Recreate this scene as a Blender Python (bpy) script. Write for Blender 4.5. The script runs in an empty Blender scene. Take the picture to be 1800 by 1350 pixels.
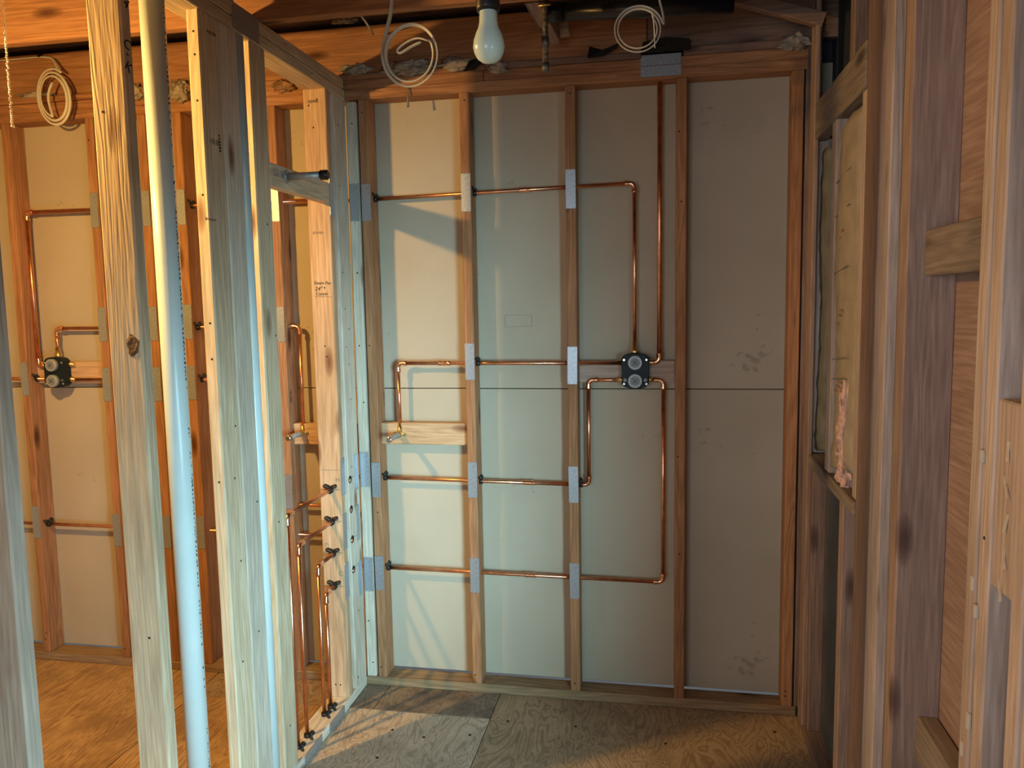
import bpy, bmesh, math, random
from mathutils import Vector, Matrix, noise
random.seed(7)
S = bpy.context.scene
COL = S.collection
PI = math.pi

# ------------------------------------------------------------------ camera
F = 1385.21                                   # focal length in pixels of the 1800 px wide frame
ax, ay, az = 0.1032068, 0.18708761, -0.01774485
Rz = Matrix(((math.cos(az), -math.sin(az), 0), (math.sin(az), math.cos(az), 0), (0, 0, 1)))
Rx = Matrix(((1, 0, 0), (0, math.cos(ax), -math.sin(ax)), (0, math.sin(ax), math.cos(ax))))
Ry = Matrix(((math.cos(ay), 0, math.sin(ay)), (0, 1, 0), (-math.sin(ay), 0, math.cos(ay))))
M = Rz @ Rx @ Ry @ Matrix(((1, 0, 0), (0, 0, -1), (0, 1, 0)))     # world -> right, down, forward
CAM = Vector((0.34997, -3.00704, 1.59292))
cd = bpy.data.cameras.new('camera')
cd.sensor_width = 36.0
cd.lens = F / 1800 * 36
cd.clip_start = 0.02
cam = bpy.data.objects.new('camera', cd)
COL.objects.link(cam)
r, d, f = M[0], M[1], M[2]
cam.matrix_world = Matrix(((r[0], -d[0], -f[0], CAM[0]), (r[1], -d[1], -f[1], CAM[1]), (r[2], -d[2], -f[2], CAM[2]), (0, 0, 0, 1)))
S.camera = cam

# ------------------------------------------------------------------ light and exposure
world = bpy.data.worlds.new('world')
S.world = world
world.use_nodes = True
bg = world.node_tree.nodes['Background']
bg.inputs[0].default_value = (0.84, 0.92, 1.0, 1)
bg.inputs[1].default_value = 0.12
S.view_settings.view_transform = 'Standard'
S.view_settings.look = 'None'
S.view_settings.gamma = 1.0
S.view_settings.exposure = 0.0
S.view_settings.use_curve_mapping = False


def area(name, loc, target, sx, sy, power, color):
    l = bpy.data.lights.new(name, 'AREA')
    l.shape = 'RECTANGLE'
    l.size, l.size_y = sx, sy
    l.energy = power
    l.color = color
    o = bpy.data.objects.new(name, l)
    COL.objects.link(o)
    o.location = loc
    o.rotation_euler = (Vector(target) - Vector(loc)).to_track_quat('-Z', 'Y').to_euler()
    return o


day = area('daylight_through_side_door', (1.60, -3.40, 1.15), (-0.45, 0.0, 0.75), 0.7, 0.8, 13.2, (0.49, 0.87, 1.0))
day.data.spread = math.radians(48)
low = area('added_low_fill', (1.45, -3.00, 0.35), (-0.90, -1.30, 0.25), 0.5, 0.5, 7.3, (0.52, 0.85, 1.0))  # unseen lamp added to lift the foot of the partition
low.data.spread = math.radians(60)
rear = area('added_rear_fill', (-0.40, -4.5, 1.45), (0.90, -1.5, 1.30), 1.1, 1.1, 4.8, (0.82, 0.92, 1.0))  # unseen fill lamp added to brighten the right wall
rear.data.spread = math.radians(62)
LAMP = Vector((-1.54, -1.42, 2.25))
LAMP_POWER = 4000


# ------------------------------------------------------------------ pixel helper: a pixel of the 1800x1350 frame onto a plane of the room
def on(axis, val, px, py):
    q = M.transposed() @ Vector(((px - 900) / F, (py - 675) / F, 1))
    t = (val - CAM[axis]) / q[axis]
    return CAM + q * t


# ------------------------------------------------------------------ materials
MATS = {}


def new_mat(name):
    m = bpy.data.materials.new(name)
    m.use_nodes = True
    nt = m.node_tree
    return m, nt, nt.nodes['Principled BSDF']


def ramp(nt, stops):
    n = nt.nodes.new('ShaderNodeValToRGB')
    cr = n.color_ramp
    while len(cr.elements) < len(stops):
        cr.elements.new(0.5)
    for e, (p, c) in zip(cr.elements, stops):
        e.position = p
        e.color = (c[0], c[1], c[2], 1)
    return n


def wood(kind, axis='Z'):
    key = kind + axis
    if key in MATS:
        return MATS[key]
    light, dark, knot, rough = WOODS[kind]
    m, nt, b = new_mat('wood_' + key)
    N, L = nt.nodes.new, nt.links.new
    tc = N('ShaderNodeTexCoord')
    oi = N('ShaderNodeObjectInfo')
    mul = N('ShaderNodeMath'); mul.operation = 'MULTIPLY'; mul.inputs[1].default_value = 37.0
    L(oi.outputs['Random'], mul.inputs[0])
    add = N('ShaderNodeVectorMath'); add.operation = 'ADD'
    L(tc.outputs['Object'], add.inputs[0]); L(mul.outputs[0], add.inputs[1])
    sc = {'X': (0.6, 9, 9), 'Y': (9, 0.6, 9), 'Z': (9, 9, 0.6)}[axis]
    mp = N('ShaderNodeMapping'); mp.inputs['Scale'].default_value = sc
    L(add.outputs[0], mp.inputs[0])
    # growth rings bent by slow noise
    n1 = N('ShaderNodeTexNoise'); n1.inputs['Scale'].default_value = 1.6; n1.inputs['Detail'].default_value = 3
    n1.inputs['Distortion'].default_value = 0.5
    L(mp.outputs[0], n1.inputs['Vector'])
    w = N('ShaderNodeMath'); w.operation = 'MULTIPLY'; w.inputs[1].default_value = 60
    L(n1.outputs['Fac'], w.inputs[0])
    sn = N('ShaderNodeMath'); sn.operation = 'SINE'
    L(w.outputs[0], sn.inputs[0])
    rp = ramp(nt, [(0.0, light), (1.0, [0.45 * a + 0.55 * c for a, c in zip(light, dark)])])
    hs = N('ShaderNodeMath'); hs.operation = 'MULTIPLY_ADD'; hs.inputs[1].default_value = 0.5; hs.inputs[2].default_value = 0.5
    L(sn.outputs[0], hs.inputs[0]); L(hs.outputs[0], rp.inputs[0])
    # fine fibres
    n2 = N('ShaderNodeTexNoise'); n2.inputs['Scale'].default_value = 14; n2.inputs['Detail'].default_value = 5
    L(mp.outputs[0], n2.inputs['Vector'])
    r2 = ramp(nt, [(0.35, (0.8, 0.8, 0.8)), (0.7, (1.08, 1.08, 1.08))])
    L(n2.outputs['Fac'], r2.inputs[0])
    mx = N('ShaderNodeMix'); mx.data_type = 'RGBA'; mx.blend_type = 'MULTIPLY'; mx.inputs[0].default_value = 1
    L(rp.outputs[0], mx.inputs[6]); L(r2.outputs[0], mx.inputs[7])
    # tone drifting along the board and from board to board
    n3 = N('ShaderNodeTexNoise'); n3.inputs['Scale'].default_value = 1.7; n3.inputs['Detail'].default_value = 2
    L(add.outputs[0], n3.inputs['Vector'])
    r3 = ramp(nt, [(0.3, (0.78, 0.76, 0.74)), (0.72, (1.1, 1.1, 1.1))])
    L(n3.outputs['Fac'], r3.inputs[0])
    m3 = N('ShaderNodeMix'); m3.data_type = 'RGBA'; m3.blend_type = 'MULTIPLY'; m3.inputs[0].default_value = 1
    L(mx.outputs[2], m3.inputs[6]); L(r3.outputs[0], m3.inputs[7])
    # knots
    ks = {'X': (2.2, 7, 7), 'Y': (7, 2.2, 7), 'Z': (7, 7, 2.2)}[axis]
    mk = N('ShaderNodeMapping'); mk.inputs['Scale'].default_value = ks
    L(add.outputs[0], mk.inputs[0])
    vo = N('ShaderNodeTexVoronoi'); vo.inputs['Scale'].default_value = 1.15
    L(mk.outputs[0], vo.inputs['Vector'])
    rk = ramp(nt, [(0.05, (1, 1, 1)), (0.13, (0.45, 0.45, 0.45)), (0.17, (0, 0, 0))])
    L(vo.outputs['Distance'], rk.inputs[0])
    m4 = N('ShaderNodeMix'); m4.data_type = 'RGBA'; m4.inputs[7].default_value = (*knot, 1)
    L(rk.outputs[0], m4.inputs[0]); L(m3.outputs[2], m4.inputs[6])
    L(m4.outputs[2], b.inputs['Base Color'])
    b.inputs['Roughness'].default_value = rough
    b.inputs['Specular IOR Level'].default_value = 0.25
    hb = N('ShaderNodeMath'); hb.operation = 'MULTIPLY_ADD'; hb.inputs[1].default_value = 0.35
    L(hs.outputs[0], hb.inputs[0]); L(n2.outputs['Fac'], hb.inputs[2])
    bp = N('ShaderNodeBump'); bp.inputs['Strength'].default_value = 0.45; bp.inputs['Distance'].default_value = 0.003
    L(hb.outputs[0], bp.inputs['Height']); L(bp.outputs[0], b.inputs['Normal'])
    MATS[key] = m
    return m


#          light tone            dark tone            knot               roughness
WOODS = {
    'old': ((0.52, 0.265, 0.135), (0.34, 0.15, 0.065), (0.10, 0.04, 0.02), 0.7),
    'old_dark': ((0.30, 0.20, 0.16), (0.19, 0.12, 0.095), (0.06, 0.035, 0.025), 0.75),
    'grey': ((0.29, 0.235, 0.195), (0.19, 0.145, 0.115), (0.08, 0.06, 0.04), 0.85),
    'plate': ((0.42, 0.29, 0.17), (0.26, 0.16, 0.085), (0.13, 0.08, 0.04), 0.8),
    'pine': ((0.80, 0.665, 0.47), (0.63, 0.47, 0.29), (0.20, 0.09, 0.04), 0.65),
    'white_pine': ((0.80, 0.73, 0.61), (0.66, 0.57, 0.45), (0.22, 0.12, 0.07), 0.65),
    'hemfir': ((0.74, 0.51, 0.32), (0.56, 0.34, 0.18), (0.22, 0.10, 0.05), 0.65),
    'brown': ((0.42, 0.30, 0.25), (0.31, 0.205, 0.17), (0.10, 0.06, 0.05), 0.75),
    'tan': ((0.60, 0.475, 0.405), (0.47, 0.345, 0.28), (0.15, 0.08, 0.05), 0.75),
    'sheath': ((0.40, 0.28, 0.24), (0.29, 0.19, 0.16), (0.12, 0.05, 0.04), 0.75),
}


def plain(name, color, rough=0.5, metal=0.0, noise=0.0, nscale=40.0, bump=0.0, spec=0.5):
    if name in MATS:
        return MATS[name]
    m, nt, b = new_mat(name)
    N, L = nt.nodes.new, nt.links.new
    b.inputs['Roughness'].default_value = rough
    b.inputs['Metallic'].default_value = metal
    b.inputs['Specular IOR Level'].default_value = spec
    tc = N('ShaderNodeTexCoord')
    n = N('ShaderNodeTexNoise'); n.inputs['Scale'].default_value = nscale; n.inputs['Detail'].default_value = 4
    L(tc.outputs['Object'], n.inputs['Vector'])
    a = max(noise, 0.02)
    rp = ramp(nt, [(0.3, [c * (1 - a) for c in color]), (0.7, [min(1, c * (1 + a)) for c in color])])
    L(n.outputs['Fac'], rp.inputs[0]); L(rp.outputs[0], b.inputs['Base Color'])
    if bump:
        bp = N('ShaderNodeBump'); bp.inputs['Strength'].default_value = bump; bp.inputs['Distance'].default_value = 0.004
        L(n.outputs['Fac'], bp.inputs['Height']); L(bp.outputs[0], b.inputs['Normal'])
    MATS[name] = m
    return m


def plywood(name, light, dark, stain, stain_amt, scale, axis):
    m, nt, b = new_mat(name)
    N, L = nt.nodes.new, nt.links.new
    tc = N('ShaderNodeTexCoord')
    mp = N('ShaderNodeMapping')
    mp.inputs['Scale'].default_value = {'X': (1.2, 5, 1), 'Y': (5, 1.6, 1), 'YY': (9, 0.7, 1)}[axis]
    oi = N('ShaderNodeObjectInfo')
    mul = N('ShaderNodeMath'); mul.operation = 'MULTIPLY'; mul.inputs[1].default_value = 23
    L(oi.outputs['Random'], mul.inputs[0])
    add = N('ShaderNodeVectorMath'); add.operation = 'ADD'
    L(tc.outputs['Object'], add.inputs[0]); L(mul.outputs[0], add.inputs[1])
    L(add.outputs[0], mp.inputs[0])
    n1 = N('ShaderNodeTexNoise'); n1.inputs['Scale'].default_value = scale; n1.inputs['Detail'].default_value = 2.5
    n1.inputs['Distortion'].default_value = 0.9
    L(mp.outputs[0], n1.inputs['Vector'])
    w = N('ShaderNodeMath'); w.operation = 'MULTIPLY'; w.inputs[1].default_value = 85
    L(n1.outputs['Fac'], w.inputs[0])
    sn = N('ShaderNodeMath'); sn.operation = 'SINE'
    L(w.outputs[0], sn.inputs[0])
    rp = ramp(nt, [(0.0, light), (0.70, [0.9 * c for c in light]), (0.97, [0.4 * a + 0.6 * c for a, c in zip(light, dark)])])
    hs = N('ShaderNodeMath'); hs.operation = 'MULTIPLY_ADD'; hs.inputs[1].default_value = 0.5; hs.inputs[2].default_value = 0.5
    L(sn.outputs[0], hs.inputs[0]); L(hs.outputs[0], rp.inputs[0])
    n2 = N('ShaderNodeTexNoise'); n2.inputs['Scale'].default_value = 60; n2.inputs['Detail'].default_value = 4
    L(mp.outputs[0], n2.inputs['Vector'])
    r2 = ramp(nt, [(0.35, (0.78, 0.78, 0.78)), (0.65, (1.05, 1.05, 1.05))])
    L(n2.outputs['Fac'], r2.inputs[0])
    mx = N('ShaderNodeMix'); mx.data_type = 'RGBA'; mx.blend_type = 'MULTIPLY'; mx.inputs[0].default_value = 1
    L(rp.outputs[0], mx.inputs[6]); L(r2.outputs[0], mx.inputs[7])
    n3 = N('ShaderNodeTexNoise'); n3.inputs['Scale'].default_value = 4.5; n3.inputs['Detail'].default_value = 6
    n3.inputs['Roughness'].default_value = 0.65
    L(add.outputs[0], n3.inputs['Vector'])
    r3 = ramp(nt, [(0.46, (0, 0, 0)), (0.66, (stain_amt,) * 3)])
    L(n3.outputs['Fac'], r3.inputs[0])
    m4 = N('ShaderNodeMix'); m4.data_type = 'RGBA'; m4.inputs[7].default_value = (*stain, 1)
    L(r3.outputs[0], m4.inputs[0]); L(mx.outputs[2], m4.inputs[6])
    # splinters and plaster crumbs
    n5 = N('ShaderNodeTexNoise'); n5.inputs['Scale'].default_value = 16; n5.inputs['Detail'].default_value = 7; n5.inputs['Roughness'].default_value = 0.7
    L(add.outputs[0], n5.inputs['Vector'])
    r5 = ramp(nt, [(0.66, (0, 0, 0)), (0.74, (0.5, 0.5, 0.5))])
    L(n5.outputs['Fac'], r5.inputs[0])
    m6 = N('ShaderNodeMix'); m6.data_type = 'RGBA'; m6.inputs[7].default_value = (0.55, 0.5, 0.42, 1)
    L(r5.outputs[0], m6.inputs[0]); L(m4.outputs[2], m6.inputs[6])
    L(m6.outputs[2], b.inputs['Base Color'])
    b.inputs['Roughness'].default_value = 0.8
    b.inputs['Specular IOR Level'].default_value = 0.2
    bp = N('ShaderNodeBump'); bp.inputs['Strength'].default_value = 0.3; bp.inputs['Distance'].default_value = 0.002
    L(n2.outputs['Fac'], bp.inputs['Height']); L(bp.outputs[0], b.inputs['Normal'])
    return m


def gypsum():
    m, nt, b = new_mat('drywall_paper')
    N, L = nt.nodes.new, nt.links.new
    tc = N('ShaderNodeTexCoord')
    n1 = N('ShaderNodeTexNoise'); n1.inputs['Scale'].default_value = 3; n1.inputs['Detail'].default_value = 6
    L(tc.outputs['Object'], n1.inputs['Vector'])
    rp = ramp(nt, [(0.3, (0.50, 0.435, 0.335)), (0.7, (0.56, 0.495, 0.39))])
    L(n1.outputs['Fac'], rp.inputs[0])
    # pencil smudges and dirt specks
    n2 = N('ShaderNodeTexNoise'); n2.inputs['Scale'].default_value = 34; n2.inputs['Detail'].default_value = 3
    L(tc.outputs['Object'], n2.inputs['Vector'])
    n3 = N('ShaderNodeTexNoise'); n3.inputs['Scale'].default_value = 2.6
    L(tc.outputs['Object'], n3.inputs['Vector'])
    ml = N('ShaderNodeMath'); ml.operation = 'MULTIPLY'
    L(n2.outputs['Fac'], ml.inputs[0]); L(n3.outputs['Fac'], ml.inputs[1])
    r2 = ramp(nt, [(0.405, (0, 0, 0)), (0.46, (0.45, 0.45, 0.45))])
    L(ml.outputs[0], r2.inputs[0])
    mx = N('ShaderNodeMix'); mx.data_type = 'RGBA'; mx.inputs[7].default_value = (0.25, 0.22, 0.18, 1)
    L(r2.outputs[0], mx.inputs[0]); L(rp.outputs[0], mx.inputs[6])
    L(mx.outputs[2], b.inputs['Base Color'])
    b.inputs['Roughness'].default_value = 0.85
    b.inputs['Specular IOR Level'].default_value = 0.15
    return m


GYP = gypsum()
COPPER = plain('copper', (0.83, 0.42, 0.25), 0.3, 1.0, 0.18, 25)
COPPER_FIT = plain('copper_fitting', (0.90, 0.52, 0.34), 0.22, 1.0, 0.12, 60)
BRASS = plain('brass', (0.80, 0.60, 0.28), 0.3, 1.0, 0.08, 60)
STEEL = plain('galvanised_steel', (0.45, 0.50, 0.56), 0.40, 0.7, 0.15, 130, 0.1)
DARKSTEEL = plain('dark_steel', (0.17, 0.17, 0.16), 0.5, 0.7, 0.3, 60)
GREYSTEEL = plain('grey_nipple', (0.42, 0.44, 0.42), 0.5, 0.6, 0.2, 60)
BLACK = plain('black_plastic', (0.012, 0.013, 0.015), 0.4)
VALVE = plain('valve_black', (0.010, 0.020, 0.028), 0.5, spec=0.25)
DIAL = plain('valve_dial', (0.36, 0.39, 0.41), 0.45, 0.2)
CHROME = plain('bright_metal', (0.8, 0.8, 0.8), 0.18, 1.0)
PVC = plain('pvc_cool_cast', (0.69, 0.83, 0.84), 0.3, 0, 0.03, 12)  # cool cast of the daylight put into the white pipe colour
CABLE = plain('cable_white', (0.72, 0.70, 0.62), 0.45)
INK = plain('black_ink', (0.015, 0.015, 0.015), 0.7)
PENCIL = plain('pencil', (0.22, 0.17, 0.12), 0.8)
HOLE = plain('hole_dark', (0.012, 0.009, 0.007), 0.9)
FLUFF = plain('mineral_fluff', (0.36, 0.31, 0.25), 0.95, 0, 0.45, 30, 0.8)
PINKFLUFF = plain('pink_fibre', (0.62, 0.40, 0.34), 0.95, 0, 0.3, 50, 0.8)
KRAFT = plain('kraft_paper', (0.36, 0.295, 0.21), 0.75, 0, 0.15, 14, 0.5)
KRAFT_SHADE = plain('kraft_shade', (0.17, 0.165, 0.13), 0.8, 0, 0.25, 14, 0.5)  # kraft tone with the shade of its recess put in
VOID_SHADE = plain('void_shade', (0.035, 0.042, 0.055), 0.8, 0, 0.2, 10)  # dark navy that paints the shade of voids and gaps
TORN = plain('torn_felt', (0.03, 0.028, 0.028), 0.85, 0, 0.3, 20)
REDINK = plain('red_print', (0.40, 0.11, 0.07), 0.8)
BULBGLASS = plain('bulb_cool_cast', (0.70, 0.87, 0.80), 0.22)  # white bulb with a cool light cast put into its colour
PAINT = plain('plaster_smear', (0.50, 0.45, 0.38), 0.8)


# ------------------------------------------------------------------ object helpers
def tag(o, label=None, cat=None, group=None, kind=None):
    if label: o['label'] = label
    if cat: o['category'] = cat
    if group: o['group'] = group
    if kind: o['kind'] = kind
    return o


def empty(name, loc=(0, 0, 0), label=None, cat=None, group=None, kind=None):
    o = bpy.data.objects.new(name, None)
    o.empty_display_size = 0.05
    COL.objects.link(o)
    o.location = loc
    return tag(o, label, cat, group, kind)


def link(name, me, mat, parent, loc, smooth=False):
    o = bpy.data.objects.new(name, me)
    COL.objects.link(o)
    if mat and not me.materials:
        me.materials.append(mat)
    if smooth:
        for p in me.polygons:
            p.use_smooth = True
    o.location = Vector(loc) - (origin(parent) if parent else Vector())
    o.parent = parent
    return o


def origin(o):
    v = Vector()
    while o is not None:
        v = v + o.location
        o = o.parent
    return v


def fin(bm, name):
    bmesh.ops.recalc_face_normals(bm, faces=bm.faces)
    me = bpy.data.meshes.new(name)
    bm.to_mesh(me)
    bm.free()
    return me


def box(name, parent, x0, x1, y0, y1, z0, z1, mat, bev=0.003):
    """an axis-aligned board, its origin at the middle of its base"""
    cx, cy = (x0 + x1) / 2, (y0 + y1) / 2
    bm = bmesh.new()
    bmesh.ops.create_cube(bm, size=1)
    for v in bm.verts:
        v.co = Vector((v.co.x * abs(x1 - x0), v.co.y * abs(y1 - y0), (v.co.z + 0.5) * abs(z1 - z0)))
    if bev:
        bmesh.ops.bevel(bm, geom=list(bm.edges), offset=bev, segments=1, affect='EDGES')
    return link(name, fin(bm, name), mat, parent, (cx, cy, min(z0, z1)))


def beam(name, parent, a, b, w, h, mat, up=(0, 0, 1), bev=0.003):
    """a board from a to b, w across, h high"""
    a, b = Vector(a), Vector(b)
    z = (b - a).normalized()
    x = Vector(up).cross(z)
    x.normalize()
    y = z.cross(x)
    bm = bmesh.new()
    bmesh.ops.create_cube(bm, size=1)
    for v in bm.verts:
        v.co = x * v.co.x * w + y * v.co.y * h + z * (v.co.z + 0.5) * (b - a).length
    if bev:
        bmesh.ops.bevel(bm, geom=list(bm.edges), offset=bev, segments=1, affect='EDGES')
    return link(name, fin(bm, name), mat, parent, a)


def sweep(bm, pts, r, seg=12, cap=True, flat=1.0):
    pts = [Vector(p) for p in pts]
    rr = r if isinstance(r, (list, tuple)) else [r] * len(pts)
    rings = []
    t0 = (pts[1] - pts[0]).normalized()
    nrm = t0.orthogonal().normalized()
    for i, p in enumerate(pts):
        t = (pts[min(i + 1, len(pts) - 1)] - pts[max(i - 1, 0)]).normalized()
        nrm = (nrm - t * nrm.dot(t)).normalized()
        bn = t.cross(nrm)
        rings.append([bm.verts.new(p + (nrm * math.cos(2 * PI * k / seg) + bn * math.sin(2 * PI * k / seg) * flat) * rr[i]) for k in range(seg)])
    for a, b in zip(rings, rings[1:]):
        for k in range(seg):
            bm.faces.new((a[k], a[(k + 1) % seg], b[(k + 1) % seg], b[k]))
    if cap:
        bm.faces.new(rings[0][::-1])
        bm.faces.new(rings[-1])


def tube(name, parent, pts, r, mat, seg=12, at=None, flat=1.0):
    pts = [Vector(p) for p in pts]
    o0 = Vector(at) if at is not None else pts[0]
    bm = bmesh.new()
    sweep(bm, [p - o0 for p in pts], r, seg, True, flat)
    me = fin(bm, name)
    o = link(name, me, mat, parent, o0)
    for p in me.polygons:
        p.use_smooth = len(p.vertices) == 4
    return o


def text(name, parent, body, loc, size, mat, face='-Y', rot=0.0, shear=0.0, thick=0.0004):
    cu = bpy.data.curves.new(name, 'FONT')
    cu.body = body
    cu.size = size
    cu.align_x = 'CENTER'
    cu.shear = shear
    cu.extrude = thick
    t = bpy.data.objects.new(name, cu)
    COL.objects.link(t)
    dg = bpy.context.evaluated_depsgraph_get()
    me = bpy.data.meshes.new_from_object(t.evaluated_get(dg))
    bpy.data.objects.remove(t)
    mt = {'-Y': Matrix.Rotation(PI / 2, 4, 'X'), '+X': Matrix.Rotation(PI / 2, 4, 'Z') @ Matrix.Rotation(PI / 2, 4, 'X'),
          '-X': Matrix.Rotation(-PI / 2, 4, 'Z') @ Matrix.Rotation(PI / 2, 4, 'X'),
          '+Z': Matrix.Identity(4)}[face] @ Matrix.Rotation(rot, 4, 'Z')
    me.transform(mt)
    me.materials.clear()
    return link(name, me, mat, parent, loc)


def disc_mesh(r, h, seg=10, face='-Y'):
    bm = bmesh.new()
    bmesh.ops.create_cone(bm, cap_ends=True, segments=seg, radius1=r, radius2=r * 0.9, depth=h)
    m = {'-Y': Matrix.Rotation(PI / 2, 4, 'X'), '+X': Matrix.Rotation(PI / 2, 4, 'Y'), '-X': Matrix.Rotation(-PI / 2, 4, 'Y'), '+Z': Matrix.Identity(4)}[face]
    bm.transform(m)
    return fin(bm, 'disc')


NAIL = {k: disc_mesh(0.0034, 0.0014, 8, k) for k in ('-Y', '+X', '-X')}
for k in NAIL:
    NAIL[k].materials.append(HOLE)


def nails(parent, face, spots):
    for p in spots:
        link('nail_head', NAIL[face], HOLE, parent, p)


# ================================================================== FLOOR
floor = empty('floor', (0, 0, 0), 'plywood subfloor of both rooms', 'floor', kind='structure')
PLY_R = plywood('plywood_weathered', (0.68, 0.55, 0.42), (0.35, 0.24, 0.17), (0.26, 0.20, 0.16), 0.4, 2.0, 'Y')
PLY_D = plywood('plywood_stained', (0.38, 0.29, 0.21), (0.2, 0.14, 0.10), (0.10, 0.08, 0.075), 0.75, 1.5, 'Y')
PLY_L = plywood('plywood_warm', (0.62, 0.41, 0.22), (0.28, 0.15, 0.07), (0.16, 0.09, 0.06), 0.5, 1.6, 'YY')
PLY_B = plywood('plywood_brown', (0.50, 0.37, 0.24), (0.24, 0.15, 0.09), (0.15, 0.11, 0.08), 0.4, 1.8, 'Y')
g = 0.0016
for x0, x1, y0, y1, mt in (
        (-0.765, -0.292, -0.191, 0.10, PLY_D), (-0.955, -0.765, -0.191, 0.10, PLY_D),
        (-0.955, -0.292, -1.42, -0.191, PLY_R), (-0.292, 1.10, -1.30, 0.10, PLY_B), (-0.955, -0.292, -2.64, -1.42, PLY_R),
        (-0.292, 1.10, -2.52, -1.30, PLY_R), (1.10, 3.0, -2.52, 0.10, PLY_B), (-0.955, 3.0, -4.6, -2.64, PLY_R),
        (-1.55, -0.955, -0.195, 0.10, PLY_B), (-3.05, -1.55, -1.41, 0.10, PLY_L), (-1.55, -0.955, -1.41, -0.195, PLY_L),
        (-3.05, -0.955, -4.6, -1.41, PLY_L)):
    box('plywood_sheet', floor, x0 + g, x1 - g, y0 + g, y1 - g, -0.018, 0, mt, 0.001)
box('floor_joist_base', floor, -3.05, 3.0, -4.6, 0.1, -0.06, -0.0185, wood('grey', 'X'), 0)
for px, py in ((690, 1283), (826, 1292), (663, 1332), (893, 1268), (1012, 1277), (1362, 1287), (1170, 1307), (745, 1296)):
    p = on(2, 0.0, px, py)
    me = disc_mesh(0.006, 0.0014, 8, '+Z')
    link('nail_head', me, HOLE, floor, (p.x, p.y, 0.0004))

# ================================================================== BACK WALL
wb = empty('wall_back', (0, 0.045, 0), 'long back wall of bare studs over drywall', 'wall', kind='structure')
SX = {'s1': -0.812, 's2': -0.406, 's3': -0.001, 's4': 0.405, 's5': 0.808,
      'E': -1.200, 'D': -1.616, 'C': -1.778, 'B': -2.020, 'A': -2.428, 'Z': -2.835}
STUD = {}
for n, x in SX.items():
    STUD[n] = box('stud', wb, x, x + 0.038, 0.0, 0.089, 0.038, 2.39, wood('old'), 0.003)
STUD['n5'] = box('stud', wb, -0.8625, -0.820, -0.002, 0.087, 0.038, 2.384, wood('white_pine'), 0.004)
tag(STUD['n5'], 'new pale stud squeezed beside the reddish corner stud')
box('bottom_plate', wb, -3.05, 0.860, 0.0, 0.089, 0.0005, 0.038, wood('plate', 'X'), 0.003)
box('top_plate', wb, -3.05, 0.860, 0.0, 0.089, 2.39, 2.4275, wood('old', 'X'), 0.003)
box('top_plate', wb, -3.05, -0.31, 0.002, 0.089, 2.428, 2.4655, wood('old', 'X'), 0.003)
box('top_plate', wb, -0.308, 0.860, 0.002, 0.089, 2.428, 2.4655, wood('old', 'X'), 0.003)
for x0, x1, z0, z1 in ((-0.856, 0.975, 0.045, 1.2465), (-0.856, 0.975, 1.2495, 2.43), (-3.05, -0.86, 0.042, 1.2465), (-3.05, -0.86, 1.2495, 2.43)):
    box('drywall_panel', wb, x0, x1, 0.0895, 0.102, z0, z1, GYP, 0.002)
box('dark_backing', wb, -3.05, 1.25, 0.118, 0.124, 0.12, 2.75, VOID_SHADE, 0)  # added backing sheet, so gaps in the wall read dark
box('stud', wb, 0.852, 0.905, 0.004, 0.089, 0.038, 2.74, wood('old_dark'))  # added dark filler that paints the corner gap as shade
# backing blocks between studs
box('blocking', wb, 0.037, 0.405, 0.052, 0.089, 1.277, 1.362, wood('tan', 'X'))
box('blocking', wb, -0.774, -0.406, 0.030, 0.068, 1.024, 1.113, wood('hemfir', 'X'))
box('blocking', wb, -2.390, -2.020, 0.052, 0.089, 1.270, 1.366, wood('hemfir', 'X'))
box('blocking', wb, -1.162, -0.857, 0.030, 0.068, 1.016, 1.105, wood('hemfir', 'X'))
# pencilled rectangle on the drywall
pr = [on(1, 0.089, *q) for q in ((887, 554), (934, 554), (935, 573), (888, 575))]
for a, b in zip(pr, pr[1:] + pr[:1]):
    a, b = Vector((a.x, 0.0892, a.z)), Vector((b.x, 0.0892, b.z))
    beam('pencil_line', wb, a, b, 0.0012, 0.0008, PENCIL, (0, 1, 0), 0)
for st, zs in (('s1', (2.34, 0.08)), ('s2', (2.36, 0.075)), ('s3', (2.36, 0.07)), ('s4', (2.2, 1.95, 1.0, 0.62)), ('s5', (0.08, 0.1)), ('A', (0.1, 0.13)), ('B', (0.08, 2.3))):
    nails(wb, '-Y', [(SX[st] + random.uniform(0.01, 0.028), 0.0, z) for z in zs])
nails(wb, '-Y', [(-0.84 + random.uniform(-.008, .008), -0.002, z) for z in (2.3, 1.98, 1.72, 1.43, 1.2, 0.28, 0.1)])

# ================================================================== PARTITION (between the two rooms)
wl = empty('wall_left', (-0.907, -1.3, 0), 'new pine partition wall standing between the two rooms', 'wall', kind='structure')
XL, XR = -0.952, -0.863
box('bottom_plate', wl, XL, XR, -2.64, -0.003, 0.0005, 0.038, wood('white_pine', 'Y'))
box('top_plate', wl, XL, XR, -2.64, -0.003, 2.390, 2.4275, wood('pine', 'Y'))
box('top_plate', wl, XL, XR, -2.64, -0.012, 2.4300, 2.4675, wood('pine', 'Y'))
PST = box('stud', wl, XL, XR, -0.190, -0.152, 0.038, 2.39, wood('hemfir'), 0.003)
tag(PST, 'stud with handwriting on its lit face')
n4 = box('stud', wl, -0.901, XR, -0.119, -0.004, 0.038, 2.39, wood('white_pine'), 0.004)
Q = box('stud', wl, -0.901, XR, -0.735, -0.642, 0.038, 2.39, wood('pine'), 0.004)
R2 = box('stud', wl, -0.901, XR, -0.9055, -0.811, 0.038, 2.39, wood('white_pine'), 0.004)
R1 = box('stud', wl, -0.901, XR, -1.004, -0.9065, 0.038, 2.39, wood('pine'), 0.004)
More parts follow.
